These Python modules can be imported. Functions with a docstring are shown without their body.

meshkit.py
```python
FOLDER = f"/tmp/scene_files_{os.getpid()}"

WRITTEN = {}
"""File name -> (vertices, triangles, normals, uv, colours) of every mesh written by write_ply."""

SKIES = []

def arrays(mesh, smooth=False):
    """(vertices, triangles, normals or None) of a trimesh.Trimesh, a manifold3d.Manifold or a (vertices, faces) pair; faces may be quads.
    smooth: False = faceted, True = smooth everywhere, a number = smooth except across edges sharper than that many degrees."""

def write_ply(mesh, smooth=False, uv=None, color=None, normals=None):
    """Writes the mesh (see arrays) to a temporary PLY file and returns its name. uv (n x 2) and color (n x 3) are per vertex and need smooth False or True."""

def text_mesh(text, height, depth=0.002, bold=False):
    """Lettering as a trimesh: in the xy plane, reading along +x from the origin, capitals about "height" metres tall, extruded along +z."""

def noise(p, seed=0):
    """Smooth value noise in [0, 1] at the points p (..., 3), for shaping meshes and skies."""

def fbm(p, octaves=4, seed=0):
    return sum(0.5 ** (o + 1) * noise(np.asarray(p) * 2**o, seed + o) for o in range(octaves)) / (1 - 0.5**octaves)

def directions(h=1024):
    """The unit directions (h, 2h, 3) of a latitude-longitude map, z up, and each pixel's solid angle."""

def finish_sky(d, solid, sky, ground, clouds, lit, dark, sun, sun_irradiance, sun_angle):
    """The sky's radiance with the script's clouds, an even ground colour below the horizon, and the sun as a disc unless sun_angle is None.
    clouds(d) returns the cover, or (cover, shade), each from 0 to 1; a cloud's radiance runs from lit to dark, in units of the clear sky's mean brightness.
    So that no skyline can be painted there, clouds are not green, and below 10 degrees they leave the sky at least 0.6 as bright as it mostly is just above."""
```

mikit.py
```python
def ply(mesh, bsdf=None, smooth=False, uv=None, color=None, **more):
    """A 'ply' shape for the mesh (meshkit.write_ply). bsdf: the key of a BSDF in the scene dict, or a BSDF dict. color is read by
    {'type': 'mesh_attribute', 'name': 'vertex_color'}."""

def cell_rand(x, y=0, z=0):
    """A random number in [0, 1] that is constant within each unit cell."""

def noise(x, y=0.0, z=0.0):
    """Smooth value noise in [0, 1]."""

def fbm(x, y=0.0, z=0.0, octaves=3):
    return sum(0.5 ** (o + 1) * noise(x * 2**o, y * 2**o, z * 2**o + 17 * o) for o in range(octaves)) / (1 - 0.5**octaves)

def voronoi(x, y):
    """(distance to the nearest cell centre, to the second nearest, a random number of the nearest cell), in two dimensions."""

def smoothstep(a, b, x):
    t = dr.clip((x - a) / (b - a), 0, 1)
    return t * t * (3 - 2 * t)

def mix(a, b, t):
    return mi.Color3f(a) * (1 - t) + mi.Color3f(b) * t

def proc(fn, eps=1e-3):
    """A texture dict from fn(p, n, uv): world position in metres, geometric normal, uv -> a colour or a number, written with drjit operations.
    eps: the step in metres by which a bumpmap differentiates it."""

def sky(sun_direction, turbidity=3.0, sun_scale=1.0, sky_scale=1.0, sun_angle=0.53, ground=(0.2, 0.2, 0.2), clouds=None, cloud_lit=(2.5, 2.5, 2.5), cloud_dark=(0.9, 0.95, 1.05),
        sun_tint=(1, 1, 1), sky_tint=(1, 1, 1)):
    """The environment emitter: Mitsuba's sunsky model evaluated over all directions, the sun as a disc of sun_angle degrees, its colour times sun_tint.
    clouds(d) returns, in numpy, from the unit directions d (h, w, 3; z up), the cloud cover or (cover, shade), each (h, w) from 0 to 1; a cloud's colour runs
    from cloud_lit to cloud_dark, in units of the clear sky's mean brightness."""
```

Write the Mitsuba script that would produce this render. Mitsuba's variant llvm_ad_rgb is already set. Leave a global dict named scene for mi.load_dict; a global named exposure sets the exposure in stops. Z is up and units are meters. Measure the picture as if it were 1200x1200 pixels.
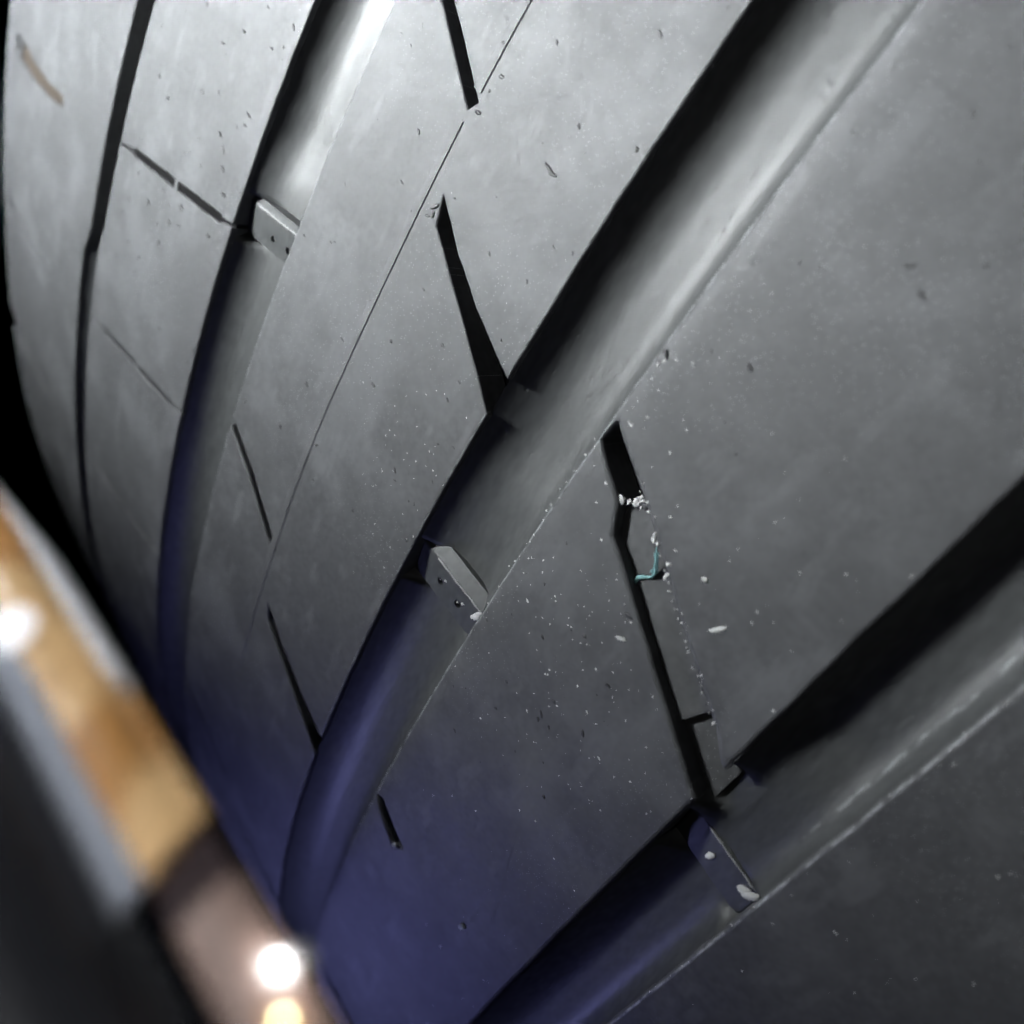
import math
import numpy as np, trimesh, mitsuba as mi, drjit as dr
import manifold3d as m3
from shapely.geometry import Polygon, LineString, box
from shapely.ops import unary_union
import mikit, meshkit
from mikit import proc, noise, fbm, voronoi, cell_rand, smoothstep, mix

T = mi.ScalarTransform4f
rng = np.random.default_rng(7)
scene, labels = {}, {}

# ------------------------------------------------------------------ camera, exposure, light
CAM = np.array([-0.003875, 0.057360, 0.070905])
RIGHT = np.array([0.60737978, 0.44314052, -0.65933018])
DOWN = np.array([0.69098109, -0.70420044, 0.16323868])
FWD = np.array([-0.39196293, -0.55473256, -0.73391883])
exposure = 0.0
scene['camera'] = {'type': 'thinlens', 'fov': 56.3, 'fov_axis': 'x', 'near_clip': 0.004, 'far_clip': 10.0,
                   'aperture_radius': 0.0008, 'focus_distance': 0.100,
                   'to_world': T().look_at(origin=CAM.tolist(), target=(CAM + FWD).tolist(), up=(-DOWN).tolist())}

LAMP = np.array([-0.202, 0.028, 0.163])        # the torch that lights the tread from the far upper left
LAMP_AIM = np.array([-0.238, 0.159, 0.0])
LAMP_POWER = 2.2                               # radiance times lens area
BLUE = np.array([-0.042, -0.150, 0.055])        # added unseen blue lamp standing in for lens glare
BLUE_AIM = np.array([-0.012, -0.118, -0.022])
BLUE_POWER = 0.028

# ------------------------------------------------------------------ the tyre: millimetres across (x), along the tread (s), above it (h)
G0L, G0R, G1L, G1R, G2L, G2R, G3L, G3R = -136.1, -131.4, -98.6, -86.6, -50.2, -38.8, -9.8, 0.0
R, XC, KC = 330.0, -50.0, 0.00045146

def bend(v):
    v = np.asarray(v, float)
    x, s, h = v[:, 0], v[:, 1], v[:, 2]
    r = R - KC * (x - XC) ** 2 + h
    return np.stack([x, r * np.sin(s / R), r * np.cos(s / R) - R], 1) * 1e-3

def tris(poly):
    polys = [np.array(poly.exterior.coords)[:-1]] + [np.array(i.coords)[:-1] for i in poly.interiors]
    out = []
    for i, p in enumerate(polys):
        a = np.sum(p[:, 0] * np.roll(p[:, 1], -1) - np.roll(p[:, 0], -1) * p[:, 1])
        out.append(p if (a > 0) == (i == 0) else p[::-1])
    v = np.vstack(out)
    return v, np.asarray(m3.triangulate([np.ascontiguousarray(o) for o in out], -1.0))

def geoms(p):
    return [g for g in getattr(p, 'geoms', [p]) if g.geom_type == 'Polygon' and g.area > 1e-6]

def loft(poly, rings):
    """A block seen from above: poly shrunk by each ring's inset at that ring's height; closed by a flat top."""
    V, F, n = [], [], 0
    def add(v, f):
        nonlocal n
        V.append(v); F.append(f + n); n += len(v)
    P = [poly.buffer(-i, join_style=1, quad_segs=3) if i else poly for i, _ in rings]
    for k in range(len(rings) - 1):
        h0, h1 = rings[k][1], rings[k + 1][1]
        if rings[k][0] == rings[k + 1][0]:
            for g in geoms(P[k]):
                for ring, sign in [(g.exterior, 1)] + [(i, -1) for i in g.interiors]:
                    p = np.array(ring.coords)
                    a = np.sum(p[:-1, 0] * p[1:, 1] - p[1:, 0] * p[:-1, 1])
                    if (a > 0) != (sign > 0): p = p[::-1]
                    m = len(p)
                    v = np.vstack([np.c_[p, np.full(m, h0)], np.c_[p, np.full(m, h1)]])
                    i = np.arange(m - 1)
                    add(v, np.vstack([np.c_[i, i + 1, i + 1 + m], np.c_[i, i + 1 + m, i + m]]))
            continue
        inner = {tuple(np.round(q, 6)) for g in geoms(P[k + 1]) for r in [g.exterior, *g.interiors] for q in r.coords}
        for g in geoms(P[k].difference(P[k + 1])):
            v, f = tris(g)
            h = np.array([h1 if tuple(np.round(q, 6)) in inner else h0 for q in v])
            add(np.c_[v, h], f)
    for g in geoms(P[-1]):
        v, f = tris(g)
        add(np.c_[v, np.full(len(v), rings[-1][1])], f)
    return np.vstack(V), np.vstack(F)

def rounded(depth, r, steps=3):
    out = [(0.0, -depth), (0.0, -r)]
    for i in range(1, steps + 1):
        a = math.pi / 2 * i / steps
        out.append((round(r * (1 - math.cos(a)), 5), -r + r * math.sin(a)))
    return out

def wave(v, amp=0.03):
    q = np.c_[v[:, 0] * 0.11, v[:, 1] * 0.11, v[:, 2] * 0]
    v = v.copy()
    v[:, 2] += amp * 2 * (meshkit.fbm(q, 3, 5) - 0.5)
    return v

def bent(v, f, edge=2.0, amp=0.03, shape=None):
    v, f = trimesh.remesh.subdivide_to_size(v, f, edge, max_iter=14)
    if shape is not None: v = shape(np.array(v))
    m = trimesh.Trimesh(np.round(v, 5), f, process=True)
    return trimesh.Trimesh(bend(wave(np.array(m.vertices), amp)), m.faces, process=False)

def strip(x, h, s, edge=None):
    """A sheet with the cross-section (x, h) swept along the stations s; h may be a table (len(s), len(x))."""
    x, s = np.asarray(x, float), np.asarray(s, float)
    h = np.broadcast_to(np.asarray(h, float), (len(s), len(x)))
    v = np.stack([np.broadcast_to(x, h.shape), np.broadcast_to(s[:, None], h.shape), h], -1).reshape(-1, 3)
    i, j = np.meshgrid(np.arange(len(s) - 1), np.arange(len(x) - 1), indexing='ij')
    a = (i * len(x) + j).ravel()
    f = np.vstack([np.c_[a, a + 1, a + 1 + len(x)], np.c_[a, a + 1 + len(x), a + len(x)]])
    return v, f

def tube(path, r, sides=8):
    path = np.asarray(path, float); t = np.gradient(path, axis=0); t /= np.linalg.norm(t, axis=1, keepdims=True)
    a = np.cross(t, [0.1, 0.2, 1]); a /= np.linalg.norm(a, axis=1, keepdims=True); b = np.cross(t, a)
    r = np.broadcast_to(r, len(path)); k = np.arange(sides) / sides * 2 * math.pi
    v = (path[:, None] + r[:, None, None] * (np.cos(k)[None, :, None] * a[:, None] + np.sin(k)[None, :, None] * b[:, None])).reshape(-1, 3)
    f = []
    for i in range(len(path) - 1):
        for j in range(sides):
            p, q = i * sides + j, i * sides + (j + 1) % sides
            f += [(p, q, q + sides), (p, q + sides, p + sides)]
    v = np.vstack([v, path[:1], path[-1:]]); e = len(v)
    for j in range(sides):
        f += [(e - 2, (j + 1) % sides, j), (e - 1, (len(path) - 1) * sides + j, (len(path) - 1) * sides + (j + 1) % sides)]
    return v, np.array(f)
def man(m):
    q = m.to_mesh()
    return np.array(q.vert_properties[:, :3]), np.array(q.tri_verts)

# ------------------------------------------------------------------ materials
def flat(p):
    s = dr.atan2(p.y, p.z + R * 1e-3) * (R)
    return p.x * 1e3, s                                     # millimetres across, along

def rubber_colour(p, n, uv):
    x, s = flat(p)
    dust = smoothstep(0.42, 0.75, fbm(x * 0.09 + 3, s * 0.09, 0.5, 4))
    fine = fbm(x * 1.7, s * 1.7, p.z * 1700, 3)
    b = 0.029 + 0.016 * dust + 0.014 * (fine - 0.5)
    dd, _, rr = voronoi(x * 2.6, s * 2.6)                      # fine powdery dust
    b = b + dr.select(rr > 0.80, 0.075 * (1 - smoothstep(0.10, 0.22, dd)), 0.0) * smoothstep(0.45, 0.72, fbm(x * 0.07 + 1.7, s * 0.07, 3.3, 3))
    b = b + 0.010 * smoothstep(0.60, 0.82, fbm(x * 0.45, s * 0.18 + 31, 5.0, 4))
    for x0, w, k in ((G2R + 0.25, 0.16, 0.11), (G3R + 0.30, 0.13, 0.13), (G1R + 0.2, 0.15, 0.05), (G2L - 0.2, 0.10, 0.05)):   # edge highlights painted as pale lips
        lip = dr.exp(-dr.square((x - x0 - 0.12 * (noise(s * 0.5, x0, 0.0) - 0.5)) / w))
        b = b + k * lip * smoothstep(0.25, 0.75, fbm(s * 1.1, x * 2.0 + x0, 1.0, 3))
    return mi.Color3f(b * 0.97, b * 1.0, b * 1.03)

def rubber_rough(p, n, uv):
    x, s = flat(p)
    return 0.57 + 0.10 * fbm(x * 0.12, s * 0.12 + 9, 2.5, 3) + 0.08 * noise(x * 2.3, s * 2.3, p.z * 900)

SCRATCHES = [(-25.3, 40.3, -19.5, 37.2, 0.16, 0.05), (-20.3, 38.3, -13.1, 33.2, 0.14, 0.05), (-22.1, -20.3, -15.4, -43.0, 0.25, 0.05),
             (-14.2, 1.5, -9.4, 5.0, 0.06, 0.03), (-60.5, -2.0, -55.5, 1.0, 0.10, 0.03), (-1.0, 3.0, 4.0, 3.4, 0.08, 0.03)]
def rubber_bump(p, n, uv):
    x, s = flat(p)
    z = p.z * 1e3
    rough = smoothstep(0.42, 0.66, fbm(x * 0.16 + 5, s * 0.07, 7.5, 3))
    grain = (0.008 + 0.018 * rough) * (fbm(x * 2.4, s * 3.6, z * 2.6, 3) - 0.5)
    grain = grain - 0.012 * smoothstep(0.66, 0.80, fbm(x * 0.9, s * 4.5, 11.0, 3))
    d, _, r = voronoi(x * 0.55, s * 0.55)
    pit = dr.select(r > 0.62, -0.07 * (1 - smoothstep(0.02, 0.10 + 0.16 * (r - 0.62), d)), 0.0)
    cut = 0.0
    for x0, s0, x1, s1, w, depth in SCRATCHES:
        l2 = (x1 - x0) ** 2 + (s1 - s0) ** 2
        t = dr.clip(((x - x0) * (x1 - x0) + (s - s0) * (s1 - s0)) / l2, 0, 1)
        e = dr.sqrt(dr.square(x - x0 - t * (x1 - x0)) + dr.square(s - s0 - t * (s1 - s0)))
        cut = cut - depth * (1 - smoothstep(0.2 * w, 1.3 * w, e)) * (0.3 + 0.9 * noise(x * 0.8, s * 0.8, 4.0))
    return (grain + pit + cut) * 1e-3

scene['rubber'] = {'type': 'twosided', 'bsdf': {'type': 'bumpmap', 'arbitrary': proc(rubber_bump, 6e-5), 'scale': 1.0,
    'bsdf': {'type': 'principled', 'base_color': proc(rubber_colour), 'roughness': proc(rubber_rough), 'specular': 0.5}}}
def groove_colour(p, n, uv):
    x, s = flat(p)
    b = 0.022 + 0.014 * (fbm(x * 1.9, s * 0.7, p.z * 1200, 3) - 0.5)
    line_ = dr.exp(-dr.square((x + 1.35 + 0.3 * (noise(s * 0.3, 2.0, 0.0) - 0.5)) / 0.16))  # bright chamfer edge painted as a pale line in the colour
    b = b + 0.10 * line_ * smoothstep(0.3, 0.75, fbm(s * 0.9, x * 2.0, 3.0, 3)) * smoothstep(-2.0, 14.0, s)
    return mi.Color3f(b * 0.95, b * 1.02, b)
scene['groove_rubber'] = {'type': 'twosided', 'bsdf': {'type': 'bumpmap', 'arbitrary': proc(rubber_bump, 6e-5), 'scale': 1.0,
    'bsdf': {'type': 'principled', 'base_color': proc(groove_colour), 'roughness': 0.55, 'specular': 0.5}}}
def plain(key, rgb, rough=0.5, **more):
    scene[key] = {'type': 'twosided', 'bsdf': {'type': 'principled', 'base_color': {'type': 'rgb', 'value': list(rgb)}, 'roughness': rough, **more}}
plain('black_rubber', (0.012, 0.012, 0.013), 0.6)
plain('brown_dust', (0.022, 0.017, 0.012), 0.85, specular=0.2)
plain('white_grit', (0.40, 0.40, 0.39), 0.85)
plain('teal_fluff', (0.10, 0.20, 0.20), 0.8)
plain('grey_crumb', (0.34, 0.34, 0.33), 0.8)
plain('dark_bit', (0.010, 0.010, 0.010), 0.6)

def put(key, mesh, m, smooth=40, **more):
    scene[key] = mikit.ply(mesh, m, smooth=smooth, **more)
    return key

def numbered(name):
    if name not in scene: return name
    k = 1
    while f'{name}_{k:03d}' in scene: k += 1
    return f'{name}_{k:03d}'

# ------------------------------------------------------------------ ribs and their sipes
S0, S1 = -175.0, 112.0
SH = -180.5
def line(pts, w, w2=None):
    """A cut along pts, w wide at its start and w2 at its end."""
    p = np.array(pts, float); w2 = w if w2 is None else w2
    d = np.gradient(p, axis=0); d /= np.linalg.norm(d, axis=1, keepdims=True)
    nrm = np.c_[-d[:, 1], d[:, 0]]; ww = np.linspace(w, w2, len(p))[:, None] / 2
    return Polygon(np.vstack([p + nrm * ww, (p - nrm * ww)[::-1]]))

def cuts_r2(pitch):
    o = 64.0 * pitch
    w = [1.15, 1.15][0] if pitch >= 0 else 0.9
    a = line([(-87.5, 41.6 + o), (-79.7, 37.8 + o), (-70.3, 31.8 + o)], 1.3, 1.3)
    b = Polygon([(-68.2, 23.0 + o), (-67.2, 20.2 + o), (-53.5, 11.8 + o), (-49.6, 9.0 + o), (-49.6, 13.9 + o), (-50.4, 13.9 + o), (-57.4, 16.7 + o), (-63.1, 19.6 + o)])
    return [a, b]
def cuts_r3(pitch):
    o = 64.0 * pitch
    if pitch == -1: return [Polygon([(-38.3, -46.8), (-37.2, -45.7), (-33.6, -47.8), (-31.4, -49.0), (-32.4, -50.6), (-35.0, -48.9)])]
    return [Polygon([(-38.2, 16.5 + o), (-33.0, 13.5 + o), (-31.4, 10.6 + o), (-27.3, 8.1 + o), (-15.2, 0.6 + o), (-9.2, -3.2 + o), (-9.2, 3.3 + o), (-9.9, 3.3 + o),
                     (-8.9, 1.6 + o), (-10.6, 1.9 + o), (-12.7, 4.0 + o), (-16.3, 6.3 + o), (-21.9, 9.6 + o), (-27.3, 13.1 + o), (-32.4, 16.0 + o), (-38.0, 19.0 + o)]).buffer(0)]
rib2 = box(G1R, S0, G2L, S1).difference(unary_union(sum([cuts_r2(k) for k in (-2, -1, 0, 1)], [])))
rib3 = box(G2R, S0, G3L, S1).difference(unary_union(sum([cuts_r3(k) for k in (-2, -1, 0, 1)], [])))
rib3 = max(geoms(rib3), key=lambda g: g.area) if len(geoms(rib3)) > 1 else rib3
r1cuts = []
for k, s in enumerate((24.5, -7.2, -39.0, -71.2, -103)):
    w = 1.15 if k < 2 else 0.75
    x0 = -131.6
    r1cuts += [line([(x0, s - 0.8), (-126.5, s + 0.6)], 0.35), line([(-126.5, s + 0.6), (-114.2, s + 3.2)], w), line([(-113.0, s + 3.4), (-101.4, s + 5.9)], w), line([(-101.8, s + 5.8), (-98.4, s + 6.8)], 0.35)]
rib1 = box(G0R, S0, G1L, S1)
rib1 = Polygon([(G0R, -22), (G0R, S1), (G1L, S1), (G1L, S0), (G0R - 0.9, S0), (G0R - 0.9, -25.5)]).difference(unary_union(r1cuts))
r0slots, slot_floor = [], []
for k, s in enumerate((15.8, -15.2, -46.2, -78.0)):
    q = np.array([(-175.0, s - 0.6), (-168.0, s - 0.9), (-161.0, s - 0.3), (-153.8, s + 1.2)])
    r0slots.append(line(q, 3.4 if k < 2 else 2.0, 1.6))
    r0slots.append(Polygon([(-181, s - 3.5), (-176.2, s - 1.5), (-176.2, s + 1.0), (-181, s + 3.0)]))
rib0 = Polygon([(SH, S0), (G0L - 1.6, S0), (G0L - 1.6, -31), (G0L, -26), (G0L, S1), (SH, S1)]).difference(unary_union(r0slots))
shoulder = box(-214.0, S0, -184.5, S1)
rib4 = box(G3R, S0, 62.0, S1)

labels['car_tyre'] = {'label': 'black rubber car tyre tread with wide circumferential grooves and slanted sipes', 'category': 'tyre'}
TY = 'car_tyre'
ribs = []
def sunk(v):
    v[:, 2] -= 2.0 + 0.012 * np.clip(-184 - v[:, 0], 0, 99) ** 2
    return v
def soft_edge(v):                                          # the middle rib rolls off softly towards its groove
    t = np.clip(1 - (v[:, 0] - G2R) / 2.6, 0, 1)
    v[:, 2] -= 0.42 * t * t * (v[:, 2] > -1.5)
    return v
def ragged(poly):
    def wobble(ring):
        p = np.array(ring.coords)[:-1]
        q = np.c_[p * 0.55, p[:, :1] * 0]; q2 = np.c_[p * 1.7, p[:, :1] * 0]
        d = np.c_[meshkit.noise(q, 1), meshkit.noise(q, 2)] - 0.5 + 0.6 * (np.c_[meshkit.noise(q2, 3), meshkit.noise(q2, 4)] - 0.5)
        return p + 0.13 * d
    out = []
    for g in geoms(poly):
        g = g.buffer(-0.12, quad_segs=2).buffer(0.12, quad_segs=2).simplify(0.02)
        for h in geoms(g):
            h = h.segmentize(1.3)
            out.append(Polygon(wobble(h.exterior), [wobble(i) for i in h.interiors]).buffer(0))
    return unary_union(out)
for poly, r in ((rib0, 0.35), (rib1, 0.25), (rib2, 0.28), (rib3, 0.55), (rib4, 0.5), (shoulder, 0.6)):
    V, F, n = [], [], 0
    for g in geoms(ragged(poly)):
        v, f = loft(g, rounded(3.9, min(r, 0.6)))
        V.append(v); F.append(f + n); n += len(v)
    ribs.append(put(numbered(TY + '__rib'), bent(np.vstack(V), np.vstack(F), 1.2, shape=soft_edge if poly is rib3 else (sunk if poly is shoulder else None)), 'rubber'))
for k, t in zip(ribs, ('narrow outermost rib at the far left edge', 'rib with thin dark cross cuts', 'rib with a fine raised line along its middle',
                       'broad middle rib crossed by one wide slanted sipe', 'dark shaded rib at the lower right', 'outer shoulder at the extreme left')):
    labels[k] = {'label': t}

# the carcass under the ribs and the sidewall beyond the shoulder
ss = np.arange(S0, S1 + 1, 3.0)
xs = np.concatenate([np.array([-200.0, -196, -190, -184]), np.arange(-180, 63, 4.0)])
hh = np.where(xs < -179, -3.4 - (-179 - xs) * 2.2, -3.4)
hh[np.abs(xs + 0) < 1e9] -= 0
put(TY + '__carcass', trimesh.Trimesh(bend(strip(xs, hh - 1.2, ss)[0]), strip(xs, hh - 1.2, ss)[1], process=False), 'black_rubber')
# shallow floors that part-fill the wide sipes and the shoulder slots
def slab(poly, h, key, m, amp=0.06):
    v, f = tris(poly)
    put(numbered(key), bent(np.c_[v, np.full(len(v), h)], f, 1.0, amp), m)
for o in (0.0, 64.0):
    slab(Polygon([(-32.6, 13.0 + o), (-31.6, 10.4 + o), (-27.3, 7.9 + o), (-16.0, 0.8 + o), (-14.2, 5.2 + o), (-16.3, 6.5 + o), (-21.9, 9.8 + o), (-27.3, 13.3 + o), (-31.6, 15.8 + o)]),
         -1.3, ribs[3] + '__sipe_floor', 'rubber')
scene['sipe_shade'] = {'type': 'twosided', 'bsdf': {'type': 'principled', 'base_color': {'type': 'rgb', 'value': [0.004, 0.004, 0.004]}, 'roughness': 0.9, 'specular': 0.05}}  # near-black colour that paints the shade inside the thin cuts
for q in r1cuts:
    slab(q.buffer(0.15), -0.32, ribs[1] + '__sipe_shade', 'sipe_shade')
for o in (0.0, 64.0):
    slab(Polygon([(-16.2, 0.9 + o), (-9.0, -3.3 + o), (-9.0, 3.4 + o), (-10.6, 2.2 + o), (-12.6, 4.2 + o), (-14.4, 5.4 + o)]), -2.1, ribs[3] + '__sipe_floor', 'rubber')
for k in range(4):
    slab(r0slots[2 * k].buffer(0.1), -0.55, ribs[0] + '__slot_floor', 'brown_dust' if k == 1 else 'rubber')

# ------------------------------------------------------------------ groove floors and wear bars
def groove(x0, x1, depth, mouths, key, power=2.6, rise=None):
    w = x1 - x0
    t = np.linspace(0, 1, 41)
    prof = -0.6 - (depth - 0.6) * (1 - np.abs(2 * t - 1) ** np.where(t < 0.5, power, 4.5))
    s = np.arange(S0, S1 + 0.6, 0.6)
    h = np.repeat(prof[None], len(s), 0)
    for side, c, half in mouths:                           # the lining drops away where a sipe opens into the groove
        m = np.clip((half + 1.2 - np.abs(s - c)) / 1.2, 0, 1)[:, None]
        near = np.clip((0.5 - t if side < 0 else t - 0.5) * 6, 0, 1)[None]
        h = np.minimum(h, h * (1 - m * near) - depth * 0.97 * m * near)
    if rise:                                               # the floor stands higher on one side of its wear bar
        a, b, amount = rise
        up = np.where(s < a, 0, np.clip((b + 9 - s) / 9, 0, 1)); up = (up * up * (3 - 2 * up))[:, None]
        h = h * (1 - amount / depth * up)
    x = x0 - 0.15 + t * (w + 0.3)
    v, f = strip(x, h, s)
    return put(key, trimesh.Trimesh(bend(wave(v, 0.05)), f, process=False), 'groove_rubber', smooth=True)
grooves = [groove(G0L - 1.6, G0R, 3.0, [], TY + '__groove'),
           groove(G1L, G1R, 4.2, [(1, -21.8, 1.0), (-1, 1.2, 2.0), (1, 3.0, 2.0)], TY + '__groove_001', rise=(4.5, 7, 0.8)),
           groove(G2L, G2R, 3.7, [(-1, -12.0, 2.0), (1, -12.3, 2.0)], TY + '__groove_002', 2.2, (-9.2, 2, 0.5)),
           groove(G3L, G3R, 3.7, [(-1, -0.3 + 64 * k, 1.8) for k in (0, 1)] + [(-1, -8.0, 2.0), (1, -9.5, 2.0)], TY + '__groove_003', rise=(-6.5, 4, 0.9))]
def wear_bar(x0, x1, sl, sr, length, top, slope, key, pits):
    """A raised bar across the groove floor; sl, sr: its upper edge at the left and right wall."""
    def q(x, e):
        s = sl + (sr - sl) * (x - x0) / (x1 - x0)
        return [(x, s + slope + 0.3, -4.6), (x, s + slope, top - slope * 0.6), (x, s + 0.25, top - 0.10), (x, s, top), (x, s - 0.3, top - 0.02), (x, s - length, top - 0.8), (x, s - length - 0.5, -4.6)]
    pts = np.array(q(x0 + 0.1, 0) + q(x1 - 0.1, 0))
    m = m3.Manifold.hull_points(pts)
    for px, ps, r in pits:
        m = m - m3.Manifold.cylinder(5, r * 0.8, r, 14).translate((px, ps, top - 2.4))
    m = m.refine_to_length(0.5)
    v, f = man(m)
    v = v + np.c_[np.zeros((len(v), 2)), 0.10 * (meshkit.fbm(v * 0.9, 3, 3) - 0.5)]
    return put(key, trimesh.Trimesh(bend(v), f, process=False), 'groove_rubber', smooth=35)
WB = TY + '__wear_bar'
bars = [wear_bar(G1L, G1R, 3.4, 5.4, 4.6, -1.7, 0.9, WB, [(-92.8, 1.6, 0.5), (-89.4, 2.2, 0.5)]),
        wear_bar(G2L, G2R, -9.6, -10.0, 4.7, -1.6, 1.7, WB + '_001', [(-46.0, -12.2, 0.55), (-42.6, -12.4, 0.6)]),
        wear_bar(G3L, G3R, -5.6, -7.2, 4.6, -2.6, 1.6, WB + '_002', [])]

# fine moulded lines on the rib beside the middle groove
def ridge(x, w, h, s0, s1, key, amp=0.0):
    s = np.arange(s0, s1, 1.0)
    xx = x + 0.12 * np.sin(s * 0.13)
    prof = np.array([-0.5, -0.2, 0.40, 0.5]) * w
    v, f = strip(prof, np.array([-0.03, h * 0.35, h, -0.03]), s)
    v[:, 0] += np.repeat(xx, 4)
    return put(key, trimesh.Trimesh(bend(wave(v)), f, process=False), 'rubber', smooth=20)
ridge(-70.9, 1.4, 0.11, -60, 31.0, ribs[2] + '__mould_line')
ridge(-70.6, 1.4, 0.11, 33.2, 110, ribs[2] + '__mould_line_001')

# ------------------------------------------------------------------ dust, grit and fluff lying on the rubber
def blob(r, seed, sub=1, squash=0.6):
    m = trimesh.creation.icosphere(subdivisions=sub, radius=1.0)
    v = m.vertices * (0.45 + 1.1 * meshkit.fbm(m.vertices * 1.9 + seed * 13.1, 2, seed)[:, None])
    return v * np.array([r, r, r * squash]), m.faces

def scatter(points, key, mat, label, cat):
    V, F, n = [], [], 0
    for i, (x, s, h, r, lx, ang) in enumerate(points):
        v, f = blob(r, i % 17, 0 if r < 0.16 else 1)
        v = v * np.array([lx, 1, 1])
        c, d = math.cos(ang), math.sin(ang)
        v = np.c_[v[:, 0] * c - v[:, 1] * d, v[:, 0] * d + v[:, 1] * c, v[:, 2]] + (x, s, h + 0.2 * r)
        V.append(bend(v)); F.append(f + n); n += len(v)
    put(key, trimesh.Trimesh(np.vstack(V), np.vstack(F), process=False), mat, smooth=True)
    labels[key] = {'label': label, 'category': cat, 'kind': 'stuff'}

def inside(x, s):
    from shapely import contains_xy
    return any(contains_xy(p.buffer(-0.3), x, s) for p in (rib1, rib2, rib3, rib4))
pts = []
def sprinkle(n, cx, cs, sx, ss_, r0, r1):
    k = 0
    while k < n:
        x, s = rng.normal(cx, sx), rng.normal(cs, ss_)
        if not inside(x, s): continue
        pts.append((x, s, -0.02, 0.85 * (r0 + (r1 - r0) * rng.random() ** 3), rng.uniform(1, 2.0), rng.uniform(0, math.pi))); k += 1
sprinkle(170, -28, 2, 8, 11, 0.035, 0.17)
sprinkle(80, -19, -8, 7, 9, 0.04, 0.17)
sprinkle(120, -55, 0, 4.5, 9, 0.035, 0.13)
sprinkle(40, -36, 24, 2, 6, 0.04, 0.2)
sprinkle(80, -12, 12, 12, 12, 0.03, 0.14)
sprinkle(40, 8, 6, 7, 12, 0.03, 0.16)
sprinkle(40, -20, -40, 8, 14, 0.04, 0.2)
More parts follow.
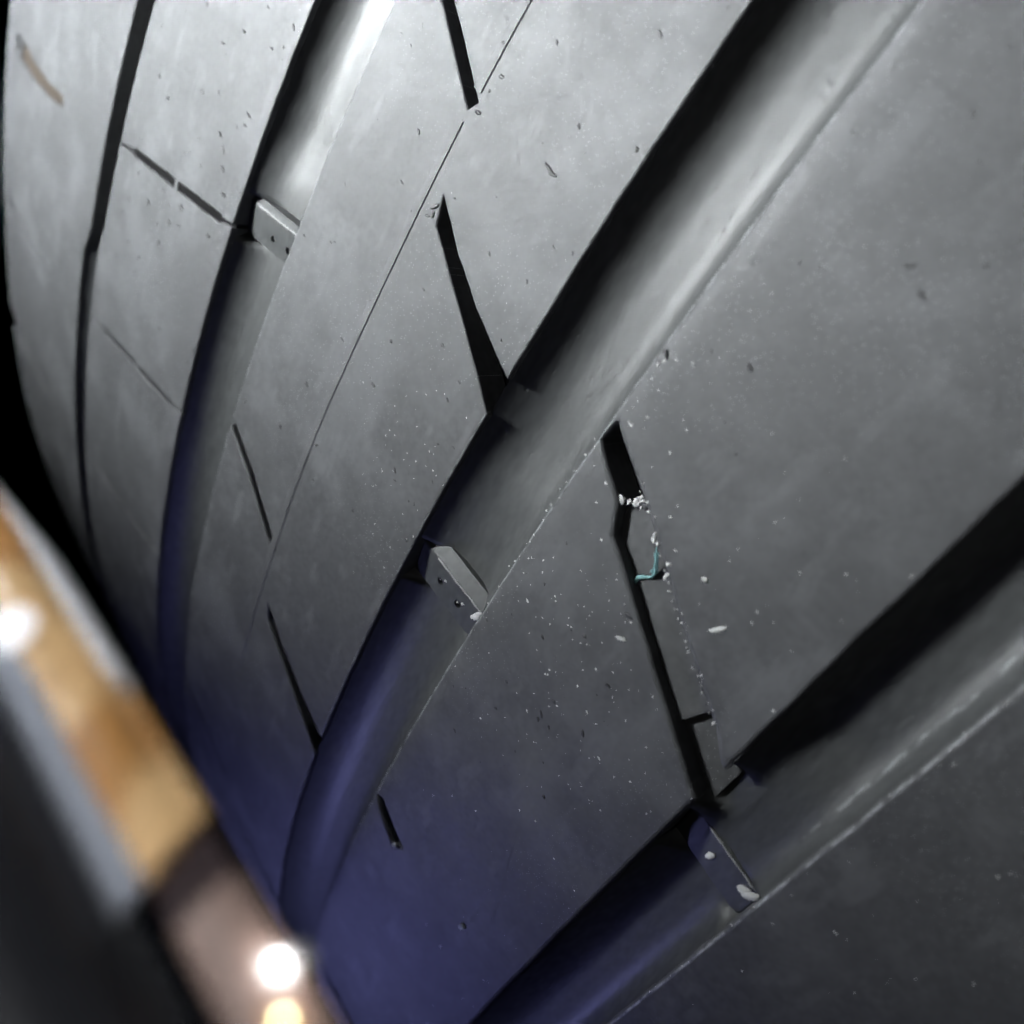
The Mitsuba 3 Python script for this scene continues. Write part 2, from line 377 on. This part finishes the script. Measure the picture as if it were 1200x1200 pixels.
for t in np.linspace(0, 1, 60):                            # grit caught along the edge of the wide sipe
    if rng.random() < 0.45: continue
    e = np.array([(-32.0, 15.6), (-27.3, 13.0), (-21.9, 9.5), (-16.3, 6.3), (-12.9, 4.2)])
    u = t * 4; i = min(int(u), 3); q = e[i] + (e[i + 1] - e[i]) * (u - i)
    pts.append((q[0] + rng.normal(0, 0.2), q[1] + rng.normal(0, 0.2), -0.08, rng.uniform(0.07, 0.24 if t < 0.45 else 0.15), rng.uniform(1, 1.6), rng.uniform(0, 3)))
for x in np.linspace(-38.6, -38.6, 1):
    for s in np.arange(-8, 17, 0.8):
        if rng.random() < 0.6: pts.append((G2R + rng.uniform(0.0, 0.5), s + rng.uniform(-.4, .4), -0.1, rng.uniform(0.04, 0.14), rng.uniform(1, 1.8), rng.uniform(0, 3)))
for s in np.arange(-30, 30, 1.0):
    if rng.random() < 0.5: pts.append((G3R + rng.uniform(0.1, 0.6), s + rng.uniform(-.4, .4), -0.1, rng.uniform(0.03, 0.10), rng.uniform(1, 1.8), rng.uniform(0, 3)))
scatter(pts, 'dust', 'white_grit', 'pale specks of dust and grit strewn over the black tread', 'dust')

pts2 = []  # dark blobs that stand in for shadowed gouges in the tread
for k in range(230):
    while True:
        x, s = rng.uniform(-128, -20), rng.uniform(-25, 60)
        if inside(x, s): break
    pts2.append((x, s, -0.02, rng.uniform(0.04, 0.20) * (1.0 if x > -90 else 1.5), rng.uniform(1, 3.0), rng.uniform(-0.9, 0.3)))
scatter(pts2, 'gouge_marks', 'dark_bit', 'tiny dark blobs standing for shadowed gouges in the bright upper tread', 'grit')

def crumb(name, parts, mat, label, cat):
    V, F, n = [], [], 0
    for i, (x, s, h, r, lx, ang) in enumerate(parts):
        v, f = blob(r, i + len(labels), 2)
        v = v * np.array([lx, 1, 1]); c, d = math.cos(ang), math.sin(ang)
        v = np.c_[v[:, 0] * c - v[:, 1] * d, v[:, 0] * d + v[:, 1] * c, v[:, 2]] + (x, s, h + 0.3 * r)
        V.append(bend(v)); F.append(f + n); n += len(v)
    key = put(numbered(name), trimesh.Trimesh(np.vstack(V), np.vstack(F), process=False), mat, smooth=True)
    labels[key] = {'label': label, 'category': cat}
crumb('white_crumb', [(-32.9 + 0.55 * k * 0.45 + rng.normal(0, .22), 13.2 + 0.62 * k * 0.45 + rng.normal(0, .22), -0.6 + 0.06 * k, rng.uniform(0.13, 0.34), rng.uniform(1, 1.7), rng.uniform(0, 3)) for k in range(9)], 'grey_crumb', 'white crumbs clumped at the top of the wide slanted sipe', 'crumb')
crumb('white_crumb', [(-24.8, 3.4, 0.05, 0.22, 2.4, 0.55)], 'grey_crumb', 'short white chip lying left of the wide sipe', 'crumb')
crumb('white_crumb', [(-18.6, 11.8, 0.05, 0.24, 3.4, 1.05)], 'grey_crumb', 'slim white sliver lying right of the wide sipe', 'crumb')
crumb('white_crumb', [(-5.5, -8.6, -2.9, 0.36, 1.5, 1.1)], 'grey_crumb', 'white crumb on the lowest wear bar at right', 'crumb')
crumb('white_crumb', [(-22.3, 14.3, 0.05, 0.26, 1.3, 0.2)], 'grey_crumb', 'round white grain above the slim sliver', 'crumb')
crumb('white_crumb', [(-32.1, -49.6, 0.05, 0.42, 1.3, 1.2)], 'grey_crumb', 'pale crumb at the tip of the short sipe near the bottom', 'crumb')
crumb('white_crumb', [(-18.6, -47.6, 0.05, 0.42, 1.6, 1.2)], 'grey_crumb', 'pale oval crumb on the tread at the bottom centre', 'crumb')
plain('highlight_rubber', (0.16, 0.16, 0.16), 0.7)  # pale tubes painted in for highlights along the wear bar edges
for key, x0, x1, sl, sr, top in ((WB, G1L, G1R, 3.4, 5.4, -1.7), (WB + '_001', G2L, G2R, -9.6, -10.0, -1.6), (WB + '_002', G3L, G3R, -5.6, -7.2, -2.6)):
    t = np.linspace(0.15 if key == WB else 0.24, 0.985, 40)
    pth = np.c_[x0 + t * (x1 - x0), sl + t * (sr - sl) + 0.10 * (meshkit.noise(np.c_[t * 14, t * 0, t * 0], 3) - 0.5), np.full(40, top - 0.03)]
    v, f = tube(pth, 0.07 + 0.09 * meshkit.noise(np.c_[t * 22, t * 0, t * 0], 5))
    put(key + '__edge_highlight', trimesh.Trimesh(bend(v), f, process=False), 'highlight_rubber', smooth=True)
crumb('white_crumb', [(-1.4, -7.3, -1.9, 0.45, 1.6, 0.6), (-0.6, -6.2, -0.9, 0.4, 2.0, 0.9)], 'grey_crumb', 'pale ragged flash at the right corner of the lowest wear bar', 'crumb')
crumb('white_crumb', [(-39.3, -10.4, -1.1, 0.34, 1.8, 0.9), (-39.0, -9.4, -0.7, 0.22, 2.4, 1.0)], 'grey_crumb', 'pale ragged flash at the right corner of the middle wear bar', 'crumb')
for x, s_ in ((-45.6, -11.8), (-42.2, -12.0)):
    crumb('white_crumb', [(x + 0.3, s_ + 0.5, -1.86, 0.17, 1.3, 0.6), (x - 0.5, s_ - 0.15, -2.0, 0.10, 1.6, 1.6)], 'grey_crumb', 'tiny pale crumb in the %s pit of the middle wear bar' % ('left' if x < -44 else 'right'), 'crumb')
crumb('rubber_shaving', [(-68.6, 21.6, 0.05, 0.20, 3.0, 0.9), (-68.3, 20.8, 0.05, 0.16, 2.0, 1.8), (-68.9, 20.3, 0.05, 0.14, 2.4, 0.4)], 'dark_bit', 'curled black shaving at the tip of the upper middle sipe', 'shaving')
crumb('rubber_shaving', [(-58.5, 32.2, 0.02, 0.16, 5.0, -0.2), (-57.7, 32.0, 0.02, 0.16, 3, 0.2)], 'dark_bit', 'short black shaving on the bright rib near the top', 'shaving')
crumb('rubber_shaving', [(-26.3, 44.1, -0.12, 0.26, 1.5, 0.5), (-26.0, 44.4, -0.12, 0.2, 1.4, 0.9)], 'dark_bit', 'dark rubber bit on the upper right rib', 'shaving')
crumb('rubber_shaving', [(-24.2, 43.1, -0.14, 0.22, 2.6, -0.3)], 'dark_bit', 'flat dark smudge of rubber just below the dark bit', 'shaving')

V, F, n = [], [], 0
base = np.array([(-27.6, 8.0, -1.1), (-27.5, 8.6, -1.1), (-27.2, 9.2, -1.15), (-26.6, 10.0, -1.1), (-26.4, 10.8, -0.7), (-27.0, 11.8, -0.5), (-27.5, 12.6, -0.25)])
for k in range(9):
    a, b = (0, 7) if k < 3 else ((0, 3) if k < 7 else (3, 7))
    p = base[a:b] + rng.normal(0, 0.13, (b - a, 3)) * (1, 1, 0.4)
    v, f = tube(p, rng.uniform(0.05, 0.15) * np.linspace(1.2, 0.7, b - a), 6)
    V.append(v); F.append(f + n); n += len(v)
v, f = np.vstack(V), np.vstack(F)
put('teal_fibre', trimesh.Trimesh(bend(v), f, process=False), 'teal_fluff', smooth=True)
labels['teal_fibre'] = {'label': 'small bent teal fibre caught in the wide slanted sipe', 'category': 'fibre'}

# ------------------------------------------------------------------ the light bar in the near lower left corner
plain('bar_black', (0.006, 0.007, 0.011), 0.5)
plain('side_metal', (0.30, 0.32, 0.37), 0.5)
plain('bar_metal', (0.85, 0.85, 0.88), 0.45)
def amber_colour(p, n, uv):
    q = fbm(p.x * 420 + 3, p.y * 420, p.z * 420, 3)
    streak = smoothstep(0.46, 0.62, fbm(p.x * 260 + 7, p.y * 260, p.z * 260, 2))
    return mix((0.80, 0.52, 0.25), (0.46, 0.22, 0.065), dr.clip(0.25 * q + 0.85 * streak, 0, 1))
scene['amber_panel'] = {'type': 'twosided', 'bsdf': {'type': 'principled', 'base_color': proc(amber_colour), 'roughness': 0.35, 'clearcoat': 0.8, 'clearcoat_gloss': 0.8}}
plain('tan_panel', (0.30, 0.21, 0.18), 0.5)
plain('white_plastic', (0.88, 0.88, 0.88), 0.2, clearcoat=1.0)
plain('gap_shade', (0.05, 0.03, 0.035), 0.6)  # shade of the gap put into the block colour
A, B = np.array([-28.43, 26.34, 56.58]), np.array([-9.58, 29.00, 57.66])
u = (B - A) / np.linalg.norm(B - A)
w0 = CAM * 1e3 - (A + B) / 2; w0 -= u * (w0 @ u); w0 /= np.linalg.norm(w0)
v0 = np.cross(w0, u); v0 /= np.linalg.norm(v0)
if v0 @ RIGHT < 0: v0 = -v0
def barpt(q):
    q = np.asarray(q, float)
    return (A + q[:, :1] * u + q[:, 1:2] * v0 + q[:, 2:] * w0) * 1e-3
def rbox(lo, hi, r, key, m, n=10):
    lo, hi = np.array(lo, float), np.array(hi, float)
    sp = m3.Manifold.sphere(r, n)
    c = [sp.translate(tuple(np.where(k, hi - r, lo + r))) for k in np.ndindex(2, 2, 2)]
    v, f = man(m3.Manifold.batch_hull(c))
    m_ = trimesh.Trimesh(barpt(v), f, process=False)
    if m_.volume < 0: m_.invert()
    return put(numbered(key), m_, m, smooth=35)
LB = 'light_bar'
labels[LB] = {'label': 'blurred amber and tan light bar with lit white lamp in the lower left corner', 'category': 'lamp'}
def prism(outline, w_lo, w_hi, bevel, key, m):
    """A plate of the bar: outline in (u, v), from w_lo to w_hi, its upper edge bevelled."""
    v, f = loft(Polygon(outline), [(0.0, w_lo), (0.0, w_hi - bevel), (bevel * 0.35, w_hi - bevel * 0.3), (bevel, w_hi)])
    if u @ np.cross(v0, w0) < 0: f = f[:, ::-1]
    return put(numbered(key), trimesh.Trimesh(barpt(v), f, process=False), m, smooth=50)
v, f = tube([(-16, -6.6, -3.6), (10, -6.6, -3.6), (40, -6.6, -3.6)], 4.6, 48)
put(LB + '__housing', trimesh.Trimesh(barpt(v), f, process=False), 'bar_black', smooth=60)
v, f = strip([-2.75, -2.6, -2.2, -1.25, -1.15], [-1.9, -1.35, -0.8, -0.08, -0.3], np.array([-14.0, 5, 14.1]))
put(LB + '__side_plate', trimesh.Trimesh(barpt(v[:, [1, 0, 2]]), f, process=False), 'side_metal', smooth=40)
prism([(-14, 0.80), (6.0, 0.80), (7.0, 1.1), (7.5, 1.38), (3.5, 1.45), (0, 1.45), (-3, 1.2), (-6, 0.95), (-14, 0.95)], -1.2, 0.22, 0.22, LB + '__rim', 'bar_metal')
prism([(-14, -1.28), (14.2, -1.28), (13.1, 1.34), (7.5, 1.34), (7.3, 0.9), (-14, 0.9)], -1.2, 0.0, 0.10, LB + '__amber_panel', 'amber_panel')
prism([(13.6, -1.2), (16.5, -1.2), (16.5, 1.2), (12.8, 1.2)], -1.4, -0.75, 0.15, LB + '__gap_block', 'gap_shade')
prism([(15.9, -1.25), (36, -1.25), (36, 1.22), (15.4, 1.22)], -1.3, 0.0, 0.30, LB + '__tan_panel', 'tan_panel')
def bowed(u0, u1, v_lo, v_hi, crown, key, m):
    """A bowed plate between two oblique ends; u0, u1: functions of v."""
    t, q = np.linspace(0, 1, 60), np.linspace(-1, 1, 25)
    vv = (v_lo + v_hi) / 2 + q * (v_hi - v_lo) / 2
    uu = np.array([u0(x) + t * (u1(x) - u0(x)) for x in vv]).T
    h = crown * (1 - np.abs(q) ** 2.6)[None] + 0.10 * np.sin(uu * 0.75 + 1.0 + 0.5 * vv) * (1 - q ** 2)[None] - 0.02
    v = np.stack([uu, np.broadcast_to(vv, uu.shape), h], -1).reshape(-1, 3)
    i, j = np.meshgrid(np.arange(59), np.arange(24), indexing='ij'); a = (i * 25 + j).ravel()
    f = np.vstack([np.c_[a, a + 25, a + 26], np.c_[a, a + 26, a + 1]])
    return put(numbered(key), trimesh.Trimesh(barpt(v), f, process=False), m, smooth=True)
bowed(lambda x: -14, lambda x: 13.62 - 0.42 * x, -1.25, 0.95, 0.34, LB + '__amber_cover', 'amber_panel')
bowed(lambda x: 15.8 - 0.2 * x, lambda x: 36, -1.2, 1.18, 0.30, LB + '__tan_cover', 'tan_panel')
def dome(c, r, squash, key, m, emit=None):
    s_ = trimesh.creation.icosphere(subdivisions=3, radius=1.0)
    m_ = trimesh.Trimesh(barpt(s_.vertices * np.array([r, r, r * squash]) + c), s_.faces, process=False)
    if m_.volume < 0: m_.invert()
    more = {'emitter': {'type': 'area', 'radiance': {'type': 'rgb', 'value': emit}}} if emit else {}
    return put(key, m_, m, smooth=True, **more)
dome((2.4, -1.0, 0.05), 0.95, 0.7, LB + '__brightened_dome', 'white_plastic', [0.75, 0.75, 0.8])  # faint glow added to make the white dome brighter
dome((18.9, 0.80, 0.45), 0.10, 0.8, LB + '__lit_lamp', 'white_plastic', [900, 880, 860])
dome((19.1, 1.30, 0.20), 0.35, 0.8, LB + '__reflector', 'bar_metal')
dome((20.3, 0.15, 0.45), 0.10, 0.8, LB + '__yellow_lamp', 'white_plastic', [60, 40, 14])
labels[LB + '__lit_lamp'] = {'label': 'small round lamp shining white'}
labels[LB + '__yellow_lamp'] = {'label': 'small round lamp glowing yellow'}
scene['added_bar_light'] = {'type': 'point', 'position': (CAM - 0.016 * RIGHT - 0.004 * DOWN + 0.003 * FWD).tolist(), 'intensity': {'type': 'rgb', 'value': [0.0013, 0.0013, 0.0013]}}  # added fill light beside the lens to brighten the bar
# ------------------------------------------------------------------ the torch, outside the picture
def torch(key, at, aim, r, power, tint, label, hood=0.005):
    d = np.asarray(aim) - at; d = d / np.linalg.norm(d)
    lens = trimesh.creation.cylinder(radius=r, height=0.002, sections=48)
    k = r / 0.014
    body = trimesh.creation.revolve([(0.0, -0.11 * k), (0.012 * k, -0.11 * k), (0.012 * k, -0.03 * k), (0.0185 * k, -0.012 * k), (0.0185 * k, hood * k), (0.0165 * k, hood * k), (0.0165 * k, -0.002), (0.0, -0.002)], sections=40)
    to = trimesh.geometry.align_vectors([0, 0, 1], d); to[:3, 3] = at
    for m_ in (lens, body): m_.apply_transform(to)
    labels[key] = {'label': label, 'category': 'torch'}
    put(key + '__housing', body, 'bar_black', smooth=40)
    put(key + '__lens', lens, 'white_plastic', smooth=False, emitter={'type': 'area', 'radiance': {'type': 'rgb', 'value': [power / (math.pi * r * r) * c for c in tint]}})
torch('torch', LAMP, LAMP_AIM, 0.024, LAMP_POWER, (0.96, 1.0, 1.03), 'black torch with a wide white lens shining on the upper tread')
torch('torch_001', BLUE, BLUE_AIM, 0.006, BLUE_POWER, (0.36, 0.38, 1.0), 'added unseen blue torch standing in for the veil of glare at the bottom', 0.012)
